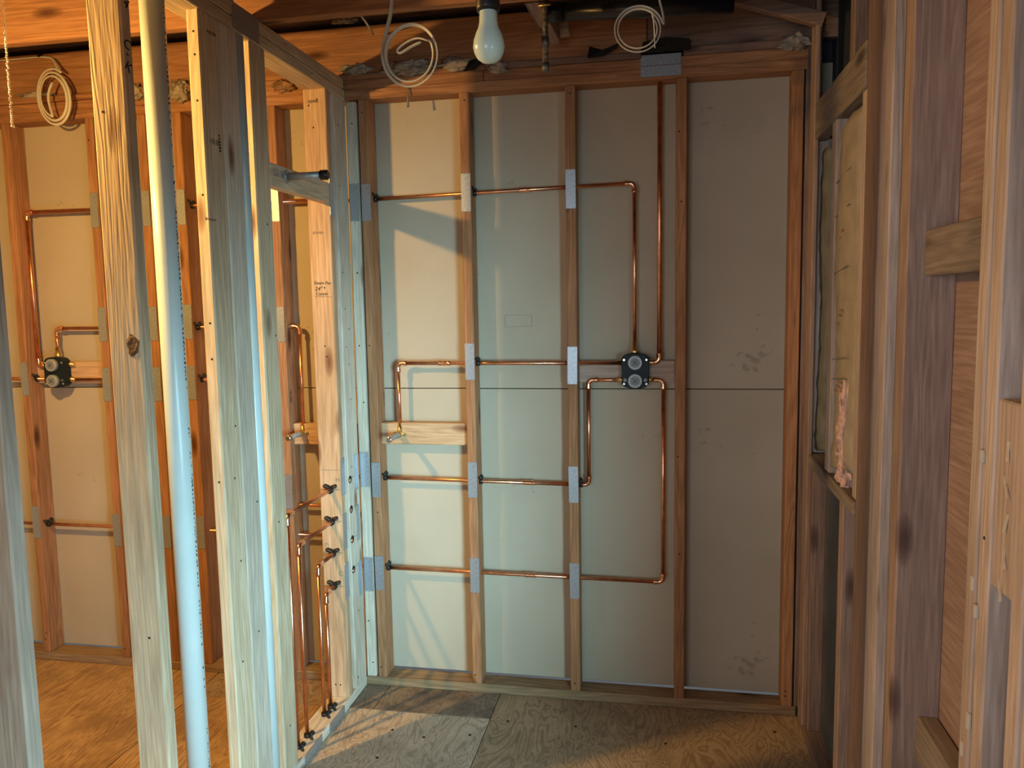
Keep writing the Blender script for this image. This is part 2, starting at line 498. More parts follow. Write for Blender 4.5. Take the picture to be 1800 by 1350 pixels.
NST = box('stud', wl, XL, XR, -1.326, -1.288, 0.038, 2.39, wood('pine'), 0.005)
tag(NST, 'stud with a broken knot in its warm lit face')
MST = box('stud', wl, XL, XR, -1.750, -1.712, 0.038, 2.39, wood('white_pine'), 0.004)
box('stud', wl, XL, XR, -2.156, -2.118, 0.038, 2.39, wood('pine'), 0.004)
box('stud', wl, XL, XR, -2.600, -2.562, 0.038, 2.39, wood('pine'), 0.004)
# knot with broken edge on the near stud
kp = on(1, -1.326, 234, 607)
bm = bmesh.new()
for rx, rz, yy in ((0.017, 0.026, 0.0), (0.012, 0.018, -0.0018), (0.006, 0.010, -0.0008)):
    ring = [bm.verts.new((rx * math.cos(a) * (1 + 0.18 * math.sin(5 * a)), yy, rz * math.sin(a) * (1 + 0.15 * math.cos(3 * a)))) for a in [2 * PI * k / 16 for k in range(16)]]
    if rx < 0.017:
        for k in range(16):
            bm.faces.new((prev[k], prev[(k + 1) % 16], ring[(k + 1) % 16], ring[k]))
    prev = ring
bm.faces.new(prev)
link('knot', fin(bm, 'knot'), plain('knot_wood', (0.17, 0.09, 0.045), 0.8, 0, 0.6, 120, 0.9), wl, (kp.x, -1.3262, kp.z))
# blocking in the partition
box('blocking', wl, -0.901, XR, -0.642, -0.190, 1.974, 2.048, wood('pine', 'Y'))
# handwriting
p = on(1, -0.1905, 562, 500); text('handwriting', wl, 'Steam Pan', (p.x + 0.010, -0.1905, p.z), 0.0165, INK, '-Y', -0.03, 0.25)
p = on(1, -0.1905, 560, 511); text('handwriting', wl, '24"', (p.x, -0.1905, p.z), 0.021, INK, '-Y', 0, 0.2)
p = on(1, -0.1905, 566, 519); text('handwriting', wl, 'Center', (p.x, -0.1905, p.z), 0.017, INK, '-Y', 0, 0.2)
p = on(1, -0.1905, 553, 521); p2 = on(1, -0.1905, 583, 522); beam('handwriting', wl, (p.x, -0.1905, p.z), (p2.x, -0.1905, p2.z), 0.001, 0.001, INK, (0, 1, 0), 0)
for tx, px, py, sz, mt in (('H', 593.5, 847, 0.024, PENCIL), ('C', 599, 1012, 0.024, PENCIL), ('C', 571.5, 957, 0.02, PENCIL)):
    p = on(1, -0.1905, px, py)
    text('handwriting', wl, tx, (p.x, -0.1905, p.z), sz, mt, '-Y', 0 if px > 590 else -PI / 2)
for py in (826, 860, 915, 970, 1029):
    a = on(1, -0.1905, 565, py); b = on(1, -0.1905, 598, py + 1)
    beam('pencil_line', wl, (a.x, -0.1905, a.z), (XR - 0.003, -0.1905, a.z), 0.0012, 0.0008, PENCIL, (0, 1, 0), 0)
for py in (843, 897, 952, 1006):
    a = on(0, XR, 612, py)
    beam('pencil_line', wl, (XR + 0.0004, -0.108, a.z), (XR + 0.0004, -0.026, a.z), 0.0012, 0.0008, PENCIL, (1, 0, 0), 0)


def stamp(parent, face, c, n, w, h, mat, vertical=False, seed=0):
    """a faded mill stamp: a row of small illegible ink strokes"""
    rng = random.Random(seed)
    for k in range(n):
        t = (k - (n - 1) / 2) * w / n
        a, b = w / n * rng.uniform(0.3, 0.75) / 2, h * rng.uniform(0.6, 1.0) / 2
        if vertical:
            ds, dz, a, b = rng.uniform(-0.001, 0.001), t, b, a
        else:
            ds, dz = t, rng.uniform(-0.001, 0.001)
        if face == '-Y':
            box('stamp_stroke', parent, c[0] + ds - a, c[0] + ds + a, c[1] - 0.0004, c[1] + 0.0004, c[2] + dz - b, c[2] + dz + b, mat, 0)
        else:
            box('stamp_stroke', parent, c[0] - 0.0004, c[0] + 0.0004, c[1] + ds - a, c[1] + ds + a, c[2] + dz - b, c[2] + dz + b, mat, 0)


p = on(1, -0.190, 550, 178); stamp(wl, '-Y', (p.x, -0.190, p.z), 9, 0.044, 0.012, INK, seed=1)
p = on(1, -0.190, 560, 409); stamp(wl, '-Y', (p.x, -0.190, p.z), 8, 0.046, 0.010, PENCIL, seed=2)
p = on(0, XR, 371, 58); stamp(wl, '+X', (XR, p.y, p.z), 5, 0.045, 0.010, INK, seed=3)
p = on(0, XR, 378, 250); stamp(wl, '+X', (XR, p.y, p.z), 8, 0.055, 0.018, PENCIL, seed=4)
p = on(0, XR, 386, 252); stamp(wl, '+X', (XR, p.y, p.z), 6, 0.050, 0.012, INK, True, seed=5)
p = on(0, XR, 371, 386); stamp(wl, '+X', (XR, p.y, p.z), 7, 0.055, 0.009, PENCIL, seed=6)
p = on(0, -0.774, 675, 700); stamp(wb, '+X', (-0.774, p.y, p.z), 8, 0.055, 0.012, INK, True, seed=7)
p = on(0, -1.162, 509, 698); stamp(wb, '+X', (-1.162, 0.025, p.z), 8, 0.055, 0.018, INK, True, seed=8)
# marker scrawl on the shaded side of the near stud, reading up the post
for tx, px, py in (('4', 219, 12), ('C', 221, 84), ('-', 222, 100), ('K', 223, 124)):
    p = on(0, XR, px, py)
    text('handwriting', wl, tx, (XR + 0.0006, p.y, p.z), 0.034, INK, '+X', -0.4, 0.2)
nails(wl, '-Y', [(-0.897, -0.190, 2.35), (-0.93, -0.190, 2.33), (-0.915, -0.19, 2.25), (-0.897, -0.19, 1.66), (-0.905, -0.19, 1.44), (-0.9, -0.19, 1.4), (-0.92, -0.19, 0.09), (-0.90, -0.19, 0.09)])
nails(wl, '+X', [(XR, -0.07 + random.uniform(-0.03, 0.03), z) for z in (2.28, 2.05, 1.72, 1.58, 1.5, 1.43, 1.36, 1.22, 0.95, 0.35, 0.08, 0.075)])
nails(wl, '+X', [(XR, y, z) for y, z in ((-0.68, 1.85), (-0.66, 1.5), (-0.70, 0.9), (-0.69, 0.2), (-0.83, 1.0), (-0.95, 1.1), (-0.94, 0.85), (-0.93, 1.25), (-0.86, 0.6), (-0.96, 0.55), (-0.30, 2.41), (-0.5, 2.45), (-0.75, 2.41))])
nails(wl, '-Y', [(-0.88, -1.004, z) for z in (2.33, 2.27, 2.15, 1.9, 1.55, 1.45, 1.1)])
nails(wl, '-Y', [(-0.907 + random.uniform(-.03, .03), -1.326, z) for z in (2.05, 0.78)])

# ================================================================== WALLS OUT OF VIEW THAT CLOSE THE LEFT ROOM
wf = empty('wall_far_left', (-3.06, -2.2, 0), 'drywalled end wall of the left room', 'wall', kind='structure')
box('drywall_panel', wf, -3.075, -3.06, -4.62, 0.09, 0, 2.7, GYP, 0)
wz = empty('wall_rear', (-2.0, -4.61, 0), 'drywalled wall behind the viewer', 'wall', kind='structure')
box('drywall_panel', wz, -3.06, -0.5, -4.62, -4.605, 0, 2.7, GYP, 0)

# ================================================================== RIGHT WALL
wr = empty('wall_right', (0.9, -1.1, 0), 'old brown stud wall along the right side', 'wall', kind='structure')
XF, XB = 0.863, 0.952
TOP = 2.74


def rstud(y0, y1, mat='old_dark', x0=XF, x1=XB, z0=0.038, z1=TOP, name='stud', bev=0.003):
    return box(name, wr, x0, x1, y0, y1, z0, z1, wood(mat), bev)


yy = lambda px, py, x=XF: on(0, x, px, py).y
box('bottom_plate', wr, XF, XB, -1.848, -0.02, 0.0005, 0.038, wood('old_dark', 'Y'))
box('void_shade', wr, XB + 0.004, XB + 0.012, -1.20, 0.10, 0, TOP, VOID_SHADE, 0)  # dark sheet painting the unlit void behind the studs
box('sheathing', wr, XB + 0.004, XB + 0.016, -1.848, -1.205, 0, TOP, wood('sheath', 'Y'), 0)
rstud(-0.135, -0.050, 'brown', 0.858, 0.874)
rstud(yy(1425, 500), yy(1414, 500), 'tan', 0.868, 0.95, 1.044, 2.13)
rstud(yy(1462, 500), yy(1455, 500), 'tan', 0.866, 0.95, 1.044, 2.13)
rstud(yy(1511, 500), yy(1504, 500), 'tan', 0.868, 0.95, 1.044, 2.15)
rstud(yy(1422, 940), yy(1414, 940), 'old_dark', 0.872, 0.95, 0.038, 1.0)
rstud(yy(1479, 940), yy(1472, 940), 'brown', 0.866, 0.95, 0.038, 1.0)
box('lower_panel', wr, 0.915, 0.93, -0.82, -0.16, 0.04, 1.0, plain('dark_grey_panel', (0.10, 0.098, 0.095), 0.85, 0, 0.3, 6), 0)  # dark grey, slightly mottled
rstud(-0.935, -0.80, 'old_dark', 0.866)
rstud(-1.005, -0.945, 'old_dark', 0.868)
rstud(-1.113, -1.022, 'tan', 0.845, 0.883, 0.0, TOP, 'stud')
rstud(-1.150, -1.115, 'grey', 0.866)
rstud(-1.209, -1.153, 'brown', 0.858, 0.957)
rstud(-1.622, -1.584, 'tan')
rstud(-1.666, -1.625, 'tan', 0.866)
rstud(-1.800, -1.762, 'tan', 0.861)
rstud(-1.845, -1.803, 'tan', 0.866)
box('sill', wr, 0.860, 0.945, -0.798, -0.060, 1.003, 1.043, wood('grey', 'Y'))
box('header', wr, 0.861, 0.905, -0.799, -0.088, 2.120, 2.240, wood('grey', 'Y'))
rstud(yy(1498, 60), yy(1491, 60), 'old_dark', 0.868, 0.95, 2.241, TOP)
box('blocking', wr, 0.893, 0.931, -1.584, -1.209, 1.633, 1.727, wood('grey', 'Y'))
box('blocking', wr, 0.910, 0.953, -1.584, -1.209, 0.565, 0.664, wood('grey', 'Y'))
box('blocking', wr, 0.870, 0.905, -1.762, -1.666, 1.130, 1.430, wood('tan', 'Z'))
nails(wr, '-X', [(0.866, y, z) for y, z in ((-1.60, 1.93), (-1.6, 1.75), (-1.645, 1.2), (-1.60, 1.1), (-1.63, 0.75), (-1.6, 0.6))])
for pz, py in ((1.10, -1.615), (1.06, -1.632), (0.86, -1.622), (0.80, -1.60), (1.32, -1.63)):
    box('plaster_crumb', wr, 0.860, 0.867, py - 0.005, py + 0.006, pz, pz + random.uniform(0.015, 0.04), PAINT, 0.002)
for k in range(5):
    z = 1.15 + 0.055 * k
    beam('splinter', wr, (0.869, -1.70 - 0.01 * (k % 3), z), (0.866, -1.715 - 0.008 * (k % 2), z - 0.03), 0.003, 0.003, wood('pine'), (0, 1, 0), 0)


def batt(name, label, y0, y1, z0, z1, x, mat, edge):
    """a kraft faced batt: crumpled paper sheet in front, fibre showing along its torn foot"""
    e = empty(name, (x, (y0 + y1) / 2, z0), label, 'insulation')
    bm = bmesh.new()
    ny, nz = 9, 34
    rng = random.Random(int(1000 * abs(y0)))
    front, back = [], []
    for j in range(nz + 1):
        rf, rb = [], []
        for i in range(ny + 1):
            u, v = i / ny, j / nz
            y = y0 + (y1 - y0) * u
            z = z0 + (z1 - z0) * v
            if j == 0: z += rng.uniform(0, 0.05)
            if j == nz: z -= rng.uniform(0, 0.02) + 0.03 * u
            dx = 0.018 * math.sin(PI * u) + 0.005 * math.sin(9 * v + 3 * u) + rng.uniform(-0.003, 0.003)
            rf.append(bm.verts.new((-dx, y - (y0 + y1) / 2, z - z0)))
            rb.append(bm.verts.new((0.05, y - (y0 + y1) / 2, z - z0)))
        front.append(rf); back.append(rb)
    for j in range(nz):
        for i in range(ny):
            bm.faces.new((front[j][i], front[j][i + 1], front[j + 1][i + 1], front[j + 1][i]))
            bm.faces.new((back[j][i], back[j + 1][i], back[j + 1][i + 1], back[j][i + 1]))
        for s in (0, ny):
            bm.faces.new((front[j][s], front[j + 1][s], back[j + 1][s], back[j][s]))
    for s in (0, nz):
        for i in range(ny):
            bm.faces.new((front[s][i], front[s][i + 1], back[s][i + 1], back[s][i]))
    link('paper_facing', fin(bm, 'paper'), mat, e, (x, (y0 + y1) / 2, z0), True)
    return e


def fluff(name, parent, c, sx, sy, sz, mat, seed=0, sub=4):
    bm = bmesh.new()
    bmesh.ops.create_icosphere(bm, subdivisions=sub, radius=1)
    off = Vector((seed * 3.7, seed * 1.3, seed * 5.1))
    for v in bm.verts:
        p = v.co.copy()
        k = 1 + 0.55 * noise.noise(p * 1.8 + off) + 0.40 * noise.noise(p * 4.5 + off) + 0.28 * noise.noise(p * 11 + off)
        v.co = Vector((p.x * sx * (k + 0.3 * noise.noise(p * 3 + off * 2)), p.y * sy * k, p.z * sz * k))
    return link(name, fin(bm, name), mat, parent, c, True)


b1 = batt('insulation_batt', 'dark grey insulation batt with painted-in shade in the right wall opening', yy(1453, 500, 0.9), yy(1426, 500, 0.9), 1.044, 2.10, 0.905, KRAFT_SHADE, 0)
b2 = batt('insulation_batt', 'tan kraft paper insulation batt with faded red print', yy(1509, 500, 0.885), yy(1466, 500, 0.885), 1.06, 2.11, 0.888, KRAFT, 0)
yb = (yy(1509, 500, 0.885) + yy(1466, 500, 0.885)) / 2
fluff('fibre_tuft', b2, (0.882, yb - 0.07, 1.21), 0.022, 0.035, 0.14, PINKFLUFF, 5)
fluff('fibre_tuft', b2, (0.882, yb - 0.08, 1.08), 0.02, 0.04, 0.05, PINKFLUFF, 6)
for z in (1.95, 1.85, 1.68, 1.42, 1.36):
    beam('paper_crease', b2, (0.869, yb - 0.10, z), (0.869, yb + 0.09, z - 0.02), 0.002, 0.002, KRAFT_SHADE, (0, 0, 1), 0)
for k, z in enumerate((1.78, 1.76, 1.73, 1.55, 1.535, 1.51, 1.34, 1.325, 1.31)):
    yk = yb - 0.03 + 0.022 * (k % 3)
    box('red_print', b2, 0.8655, 0.8675, yk - 0.010, yk + 0.010, z, z + 0.006, REDINK, 0)

# ================================================================== CEILING
ce = empty('ceiling', (0, -1.2, 2.47), 'bare joists under rough floor boards', 'ceiling', kind='structure')
for y in (-0.642, -1.048, -1.455, -1.861, -2.268, -2.674):
    box('joist', ce, -3.05, 1.6, y - 0.019, y + 0.019, 2.4685, 2.70, wood('old', 'X'), 0.003)
box('rim_joist', ce, -3.05, 0.30, 0.012, 0.050, 2.490, 2.668, wood('old', 'X'))
box('rim_joist', ce, 0.302, 1.2, 0.012, 0.050, 2.496, 2.672, wood('old_dark', 'X'))
box('cap_plate', ce, -3.05, -1.25, -0.010, 0.089, 2.466, 2.489, wood('old', 'X'))
box('cap_plate', ce, -1.248, -0.302, 0.008, 0.089, 2.466, 2.4885, wood('old', 'X'))
box('cap_plate', ce, -0.30, 0.28, -0.006, 0.089, 2.466, 2.489, wood('old_dark', 'X'))
box('cap_plate', ce, 0.43, 0.86, -0.006, 0.089, 2.466, 2.494, wood('old_dark', 'X'))
for k in range(34):
    y0 = -4.6 + k * 0.141
    box('floor_board', ce, -3.05, 3.0, y0 + 0.001, y0 + 0.139, 2.702, 2.722, wood('old_dark', 'X'), 0.002)
a = on(1, -0.12, 1292, -4); b = on(1, -0.12, 1447, 36)
beam('brace', ce, a, b, 0.038, 0.045, wood('old_dark', 'X'))
p = on(1, -0.10, 985, 45)
box('nailer', ce, p.x - 0.035, p.x + 0.03, -0.12, -0.03, p.z - 0.02, p.z + 0.025, wood('tan', 'X'))
a = on(1, -0.5, 935, -12); b = on(1, -0.1, 975, 62)
beam('brace', ce, a, b, 0.04, 0.06, wood('brown', 'Y'))

# ================================================================== COPPER PIPE RUNS
def arc(p0, p1, p2, br, n=6):
    """fillet of the corner p1"""
    d0, d1 = (p0 - p1).normalized(), (p2 - p1).normalized()
    c = p1 + (d0 + d1) * br
    pts = []
    for k in range(n + 1):
        t = k / n * PI / 2
        pts.append(c - d1 * br * math.cos(t) - d0 * br * math.sin(t))
    return pts


def pipe_run(name, label, pts, r=0.0079, couplings=(), group=None, cat='pipe', br=0.019):
    pts = [Vector(p) for p in pts]
    e = empty(name, pts[0], label, cat, group)
    n = len(pts)
    for i in range(n - 1):
        a, b = pts[i], pts[i + 1]
        t = (b - a).normalized()
        a2 = a + t * (br if i > 0 else 0)
        b2 = b - t * (br if i < n - 2 else 0)
        tube('tube', e, [a2, b2], r, COPPER, 12)
    for i in range(1, n - 1):
        p0, p1, p2 = pts[i - 1], pts[i], pts[i + 1]
        d0, d1 = (p0 - p1).normalized(), (p2 - p1).normalized()
        R = r + 0.0016
        path = [p1 + d0 * (br + 0.016)] + [p1 + d0 * (br + 0.0125)] + arc(p0, p1, p2, br) + [p1 + d1 * (br + 0.0125), p1 + d1 * (br + 0.016)]
        rad = [R + 0.0022, R + 0.0022] + [R] * 7 + [R + 0.0022, R + 0.0022]
        tube('elbow', e, path, rad, COPPER_FIT, 12)
    for c in couplings:
        c = Vector(c)
        best = min(range(n - 1), key=lambda i: ((pts[i] + pts[i + 1]) / 2 - c).length)
        for i in range(n - 1):
            t = (pts[i + 1] - pts[i]).normalized()
            s = (c - pts[i]).dot(t)
            if 0 <= s <= (pts[i + 1] - pts[i]).length and (pts[i] + t * s - c).length < 0.03:
                q = pts[i] + t * s
                R = r + 0.0016
                tube('coupling', e, [q - t * 0.022, q - t * 0.018, q - t * 0.006, q, q + t * 0.006, q + t * 0.018, q + t * 0.022],
                     [R + 0.0018, R + 0.001, R, R + 0.001, R, R + 0.001, R + 0.0018], COPPER_FIT, 12)
                break
    return e


Y = 0.045
pipe_run('copper_pipe', 'top copper pipe of the right bay, turning down into the valve',
         [(-0.885, -0.56, 2.008), (-0.885, Y, 2.010), (0.253, Y, 2.030), (0.253, Y, 1.425)], couplings=[(-0.165, Y, 2.021)])
pipe_run('copper_riser', 'straight copper riser from the top plate down to the right valve',
         [(0.346, Y, 2.46), (0.346, Y, 1.356), (0.303, Y, 1.356)], 0.0095)
pipe_run('copper_pipe', 'mid-height copper pipe from the right valve to the bright bay stub out',
         [(0.203, Y - 0.01, 1.354), (-0.694, Y - 0.01, 1.356), (-0.694, Y - 0.01, 1.085)], couplings=[(-0.50, Y - 0.01, 1.356)])
pipe_run('copper_pipe', 'knee-high copper pipe of the right bay, stepping up to the valve',
         [(0.203, Y, 1.288), (0.075, Y, 1.288), (0.075, Y, 0.872), (-0.907, Y, 0.882), (-0.907, -0.556, 0.880), (-0.907, -0.556, 0.03)], couplings=[(-0.165, Y, 0.8745)])
pipe_run('copper_pipe', 'lowest copper pipe of the right bay, climbing on the right to the valve',
         [(0.305, Y, 1.288), (0.361, Y, 1.288), (0.361, Y, 0.490), (-0.907, Y, 0.498), (-0.907, -0.275, 0.495), (-0.907, -0.275, 0.03)], couplings=[(-0.165, Y, 0.493)])
pipe_run('copper_pipe', 'top copper pipe of the left room, down to the left valve',
         [(-0.945, Y, 2.018), (-2.372, Y, 2.020), (-2.372, Y, 1.348), (-2.322, Y, 1.348)], 0.0095)
pipe_run('copper_pipe', 'copper pipe from the top of the left valve to the left stub out',
         [(-2.268, Y, 1.40), (-2.268, Y, 1.514), (-1.119, Y, 1.510), (-1.119, Y - 0.008, 1.085)])
pipe_run('copper_pipe', 'copper pipe leaving the right side of the left valve',
         [(-2.208, Y, 1.288), (-1.40, Y, 1.288), (-1.40, Y, 0.754), (-0.907, Y, 0.754), (-0.907, -0.482, 0.753), (-0.907, -0.482, 0.03)])
pipe_run('copper_pipe', 'short copper pipe entering the left valve from the left edge of the view',
         [(-2.95, Y, 1.292), (-2.322, Y, 1.290)])
pipe_run('copper_pipe', 'lowest copper pipe of the left room, near the floor',
         [(-2.95, Y, 0.628), (-0.907, Y, 0.625), (-0.907, -0.332, 0.626), (-0.907, -0.332, 0.03)])


# shower stub outs: drop ear elbow with a capped nipple pointing into the room
def stub(label, x, z):
    e = empty('shower_stub_out', (x, 0.03, z), label, 'pipe fitting')
    tube('drop_ear_elbow', e, [(x, 0.034, z + 0.032), (x, 0.034, z + 0.012), (x, 0.030, z), (x, 0.018, z - 0.004), (x, 0.002, z - 0.004)],
         [0.0105, 0.0115, 0.013, 0.0135, 0.0135], BRASS, 12)
    for s in (-1, 1):
        me = disc_mesh(0.0085, 0.006, 10)
        o = link('ear', me, BRASS, e, (x + s * 0.019, 0.0265, z - 0.004))
        link('screw', disc_mesh(0.004, 0.003, 8), DARKSTEEL, o, (x + s * 0.019, 0.0225, z - 0.004))
    tube('nipple', e, [(x, 0.004, z - 0.004), (x, -0.012, z - 0.004), (x, -0.014, z - 0.004), (x, -0.093, z - 0.004)], [0.0125, 0.0125, 0.0105, 0.0105], GREYSTEEL, 14)
    tube('cap', e, [(x, -0.090, z - 0.004), (x, -0.104, z - 0.004), (x, -0.107, z - 0.004)], [0.0128, 0.0128, 0.009], CHROME, 14)
    return e


stub('capped metal stub out on the wooden block in the bright right bay', -0.694, 1.070)
stub('capped metal stub out on the block seen left of the handwritten stud', -1.119, 1.070)


# black mixing valves
def valve(label, x, zc, rot=0.0):
    e = empty('mixing_valve', (x, 0.03, zc), label, 'valve')
    w, h = 0.0515, 0.068
    out = []
    for k in range(11):
        t = -1 + 2 * k / 10
        out.append((w * t, h * 0.72 + (h * 0.28) * math.sqrt(max(0, 1 - (abs(t) ** 2.2)))))
    prof = out + [(-a, -b) for a, b in out]
    bm = bmesh.new()
    for y, s in ((0.02, 0.98), (-0.018, 1.0), (-0.022, 0.96)):
        ring = [bm.verts.new((px * s, y, pz * s)) for px, pz in prof]
        if y < 0.02:
            for k in range(len(ring)):
                bm.faces.new((prev_[k], prev_[(k + 1) % len(ring)], ring[(k + 1) % len(ring)], ring[k]))
        else:
            bm.faces.new(ring)
        prev_ = ring
    bm.faces.new(prev_)
    body = link('body', fin(bm, 'body'), VALVE, e, (x, 0.03, zc))
    for dz in (0.033, -0.036):
        dl = tube('dial', e, [(x, 0.010, zc + dz), (x, -0.010, zc + dz), (x, -0.013, zc + dz)], [0.0275, 0.0275, 0.0245], DIAL, 28)
        tube('dial_ring', dl, [(x, -0.0132, zc + dz), (x, -0.0145, zc + dz)], [0.018, 0.017], plain('dial_face', (0.22, 0.25, 0.27), 0.5), 24)
        for q in (0.8, -0.75):
            c = Vector((math.cos(q), 0, math.sin(q)))
            beam('dial_mark', dl, Vector((x, -0.0150, zc + dz)) - c * 0.012, Vector((x, -0.0150, zc + dz)) + c * 0.012, 0.0016, 0.001, VALVE, (0, 1, 0), 0)
    for sx in (-1, 1):
        for dz in (0.043, -0.049):
            link('screw', disc_mesh(0.0046, 0.003, 10), CHROME, e, (x + sx * 0.042, 0.0075, zc + dz))
        link('check_stop', disc_mesh(0.0075, 0.003, 12), DARKSTEEL, e, (x + sx * 0.038, 0.0075, zc - 0.034))
        for zz in (1.355, 1.289):
            tube('brass_union', e, [(x + sx * 0.044, 0.045, zz), (x + sx * 0.060, 0.045, zz), (x + sx * 0.062, 0.045, zz), (x + sx * 0.076, 0.045, zz)], [0.0125, 0.0125, 0.0098, 0.0098], BRASS, 12)
    tube('brass_union', e, [(x - 0.003, 0.045, zc + 0.058), (x - 0.003, 0.045, zc + 0.080), (x - 0.003, 0.045, zc + 0.084), (x - 0.003, 0.045, zc + 0.108)], [0.0165, 0.0150, 0.0108, 0.0108], BRASS, 12)
    return e


valve('black mixing valve with two grey dials in the right bay', 0.256, 1.325)
v2 = valve('black mixing valve with two bright dials in the left room', -2.265, 1.322)


# ================================================================== NAIL PLATES
def plate_mesh(w, h):
    bm = bmesh.new()
    n = 5
    pts = []
    for k in range(n):
        pts += [(-w / 2 + w * k / n, h / 2 - 0.0045), (-w / 2 + w * (k + 0.5) / n, h / 2)]
    pts += [(w / 2, h / 2 - 0.0045), (w / 2, -h / 2 + 0.0045)]
    for k in range(n):
        pts += [(w / 2 - w * (k + 0.5) / n, -h / 2), (w / 2 - w * (k + 1) / n, -h / 2 + 0.0045)]
    fv = [bm.verts.new((a, -0.0016, b)) for a, b in pts]
    bv = [bm.verts.new((a, 0, b)) for a, b in pts]
    bm.faces.new(fv)
    bm.faces.new(bv[::-1])
    for k in range(len(pts)):
        bm.faces.new((fv[k], bv[k], bv[(k + 1) % len(pts)], fv[(k + 1) % len(pts)]))
    me = fin(bm, 'nail_plate')
    me.materials.append(STEEL)
    return me


PL = plate_mesh(0.0372, 0.148)
PLN = plate_mesh(0.030, 0.148)
names = {'s1': 'the reddish corner stud', 's2': 'the stud right of the bright bay', 's3': 'the stud left of the right valve',
         'n5': 'the pale corner stud', 'A': 'the far left stud', 'B': 'the stud left of the knotty post',
         'C': 'the stud left of the white pipe', 'D': 'the stud right of the white pipe', 'E': 'the stud behind the partition gap'}
lev_r = {2.012: 'at the top pipe', 1.358: 'at the mid pipe', 0.885: 'at the knee-high pipe', 0.493: 'at the lowest pipe'}
lev_l = {2.010: 'at the top pipe', 1.532: 'at the second pipe down', 1.275: 'at the valve-height pipe', 0.630: 'at the lowest pipe', 0.820: 'below its middle'}


def nplate(label, loc, face='-Y', me=PL, rot=0.0):
    o = link('nail_plate', me, STEEL, None, loc)
    o.rotation_euler = (0, rot, 0) if face == '-Y' else (0, 0, PI / 2)
    return tag(o, label, 'nail plate', 'steel nail plates')


for n, x, zs in (('s1', -0.791, (1.995, 0.881, 0.488)), ('s2', -0.386, (2.016, 1.364, 0.891, 0.498)), ('s3', 0.018, (2.012, 1.348, 0.882, 0.494)),
                 ('n5', -0.838, (1.996, 0.923, 0.481))):
    for z in zs:
        lv = min(lev_r, key=lambda k: abs(k - z))
        nplate('steel nail plate on ' + names[n] + ' ' + lev_r[lv], (x, -0.0012 if n != 'n5' else -0.003, z), rot=random.uniform(-0.012, 0.012))
for n, x, zs in (('A', -2.408, (1.294, 0.647)), ('B', -2.002, (2.011, 1.530, 1.270, 0.625)), ('C', -1.759, (2.009, 1.530, 1.272, 0.626)),
                 ('D', -1.597, (2.008, 1.535, 1.279, 0.630)), ('E', -1.181, (2.007, 1.520, 0.82))):
    for z in zs:
        lv = min(lev_l, key=lambda k: abs(k - z))
        nplate('steel nail plate on ' + names[n] + ' ' + lev_l[lv], (x, -0.0012, z), rot=random.uniform(-0.012, 0.012))
for z, w in ((0.931, 'upper'), (0.712, 'middle'), (0.513, 'lower')):
    nplate('steel nail plate on the edge of the handwritten stud, %s of three' % w, (XR + 0.0002, -0.171, z), '+X')
for z, w in ((0.920, 'upper'), (0.710, 'middle'), (0.475, 'lower')):
    nplate('steel nail plate on the flat white partition end stud, %s of three' % w, (XR + 0.0002, -0.037, z), '+X', PLN)
nplate('steel nail plate beside the grey stub high on the partition', (XR + 0.0002, -0.171, 1.999), '+X')
for k, z in enumerate((2.457, 2.417)):
    o = nplate('sideways steel nail plate above the riser, %s of two' % ('upper' if k == 0 else 'lower'), (0.350, -0.0012 if k else 0.0008, z))
    o.rotation_euler = (0, PI / 2, 0)
bigp = plate_mesh(0.076, 0.158)
o = nplate('wide dark steel plate across the doubled top plate of the partition', (XR + 0.0003, -0.752, 2.431), '+X', bigp)
o.rotation_euler = (0, PI / 2, PI / 2)
for ya, yb_, w in ((-0.235, -0.400, 'farther'), (-0.445, -0.610, 'nearer')):
    o = nplate('steel nail plate along the partition bottom plate, the %s one' % w, (XR + 0.0002, (ya + yb_) / 2, 0.019), '+X', PL)
    o.rotation_euler = (0, PI / 2, PI / 2)
for y, w in ((-0.606, 'nearer'), (-0.555, 'farther')):
    o = link('metal_tab', plate_mesh(0.036, 0.026), STEEL, None, (XR + 0.0002, y, 2.021))
    o.rotation_euler = (0, 0, PI / 2)
    tag(o, 'small shiny metal tab on the high partition block, the %s of two' % w, 'metal tab', 'tabs on the partition block')

# ================================================================== PIPE CLAMPS
def clamp(label, loc, face='-Y', flip=1.0):
    e = empty('pipe_clamp', (0, 0, 0), label, 'pipe clamp', 'black pipe clamps')
    tube('collar', e, [(0, 0.001, 0), (0, -0.013, 0)], [0.0125, 0.0120], BLACK, 14)
    for s in (-1, 1):
        a, b = Vector((s * 0.004, -0.004, 0.012)), Vector((s * 0.021, -0.004, 0.0175))
        bm = bmesh.new()
        sweep(bm, [a, a.lerp(b, 0.5), b, b + (b - a).normalized() * 0.006], [0.0095, 0.0095, 0.0100, 0.006], 10, True, 0.5)
        o = link('ear', fin(bm, 'ear'), BLACK, e, (0, 0, 0), True)
        link('screw', disc_mesh(0.0028, 0.002, 8), DARKSTEEL, o, b + Vector((0, -0.0052, 0)))
    e.location = loc
    e.rotation_euler = {'-Y': (0, 0, 0), '+X': (0, 0, PI / 2), '+Z': (-PI / 2, 0, 0)}[face]
    if face == '+Z':
        e.rotation_euler = (-PI / 2, 0, -PI / 2 + 0.3)
    return e


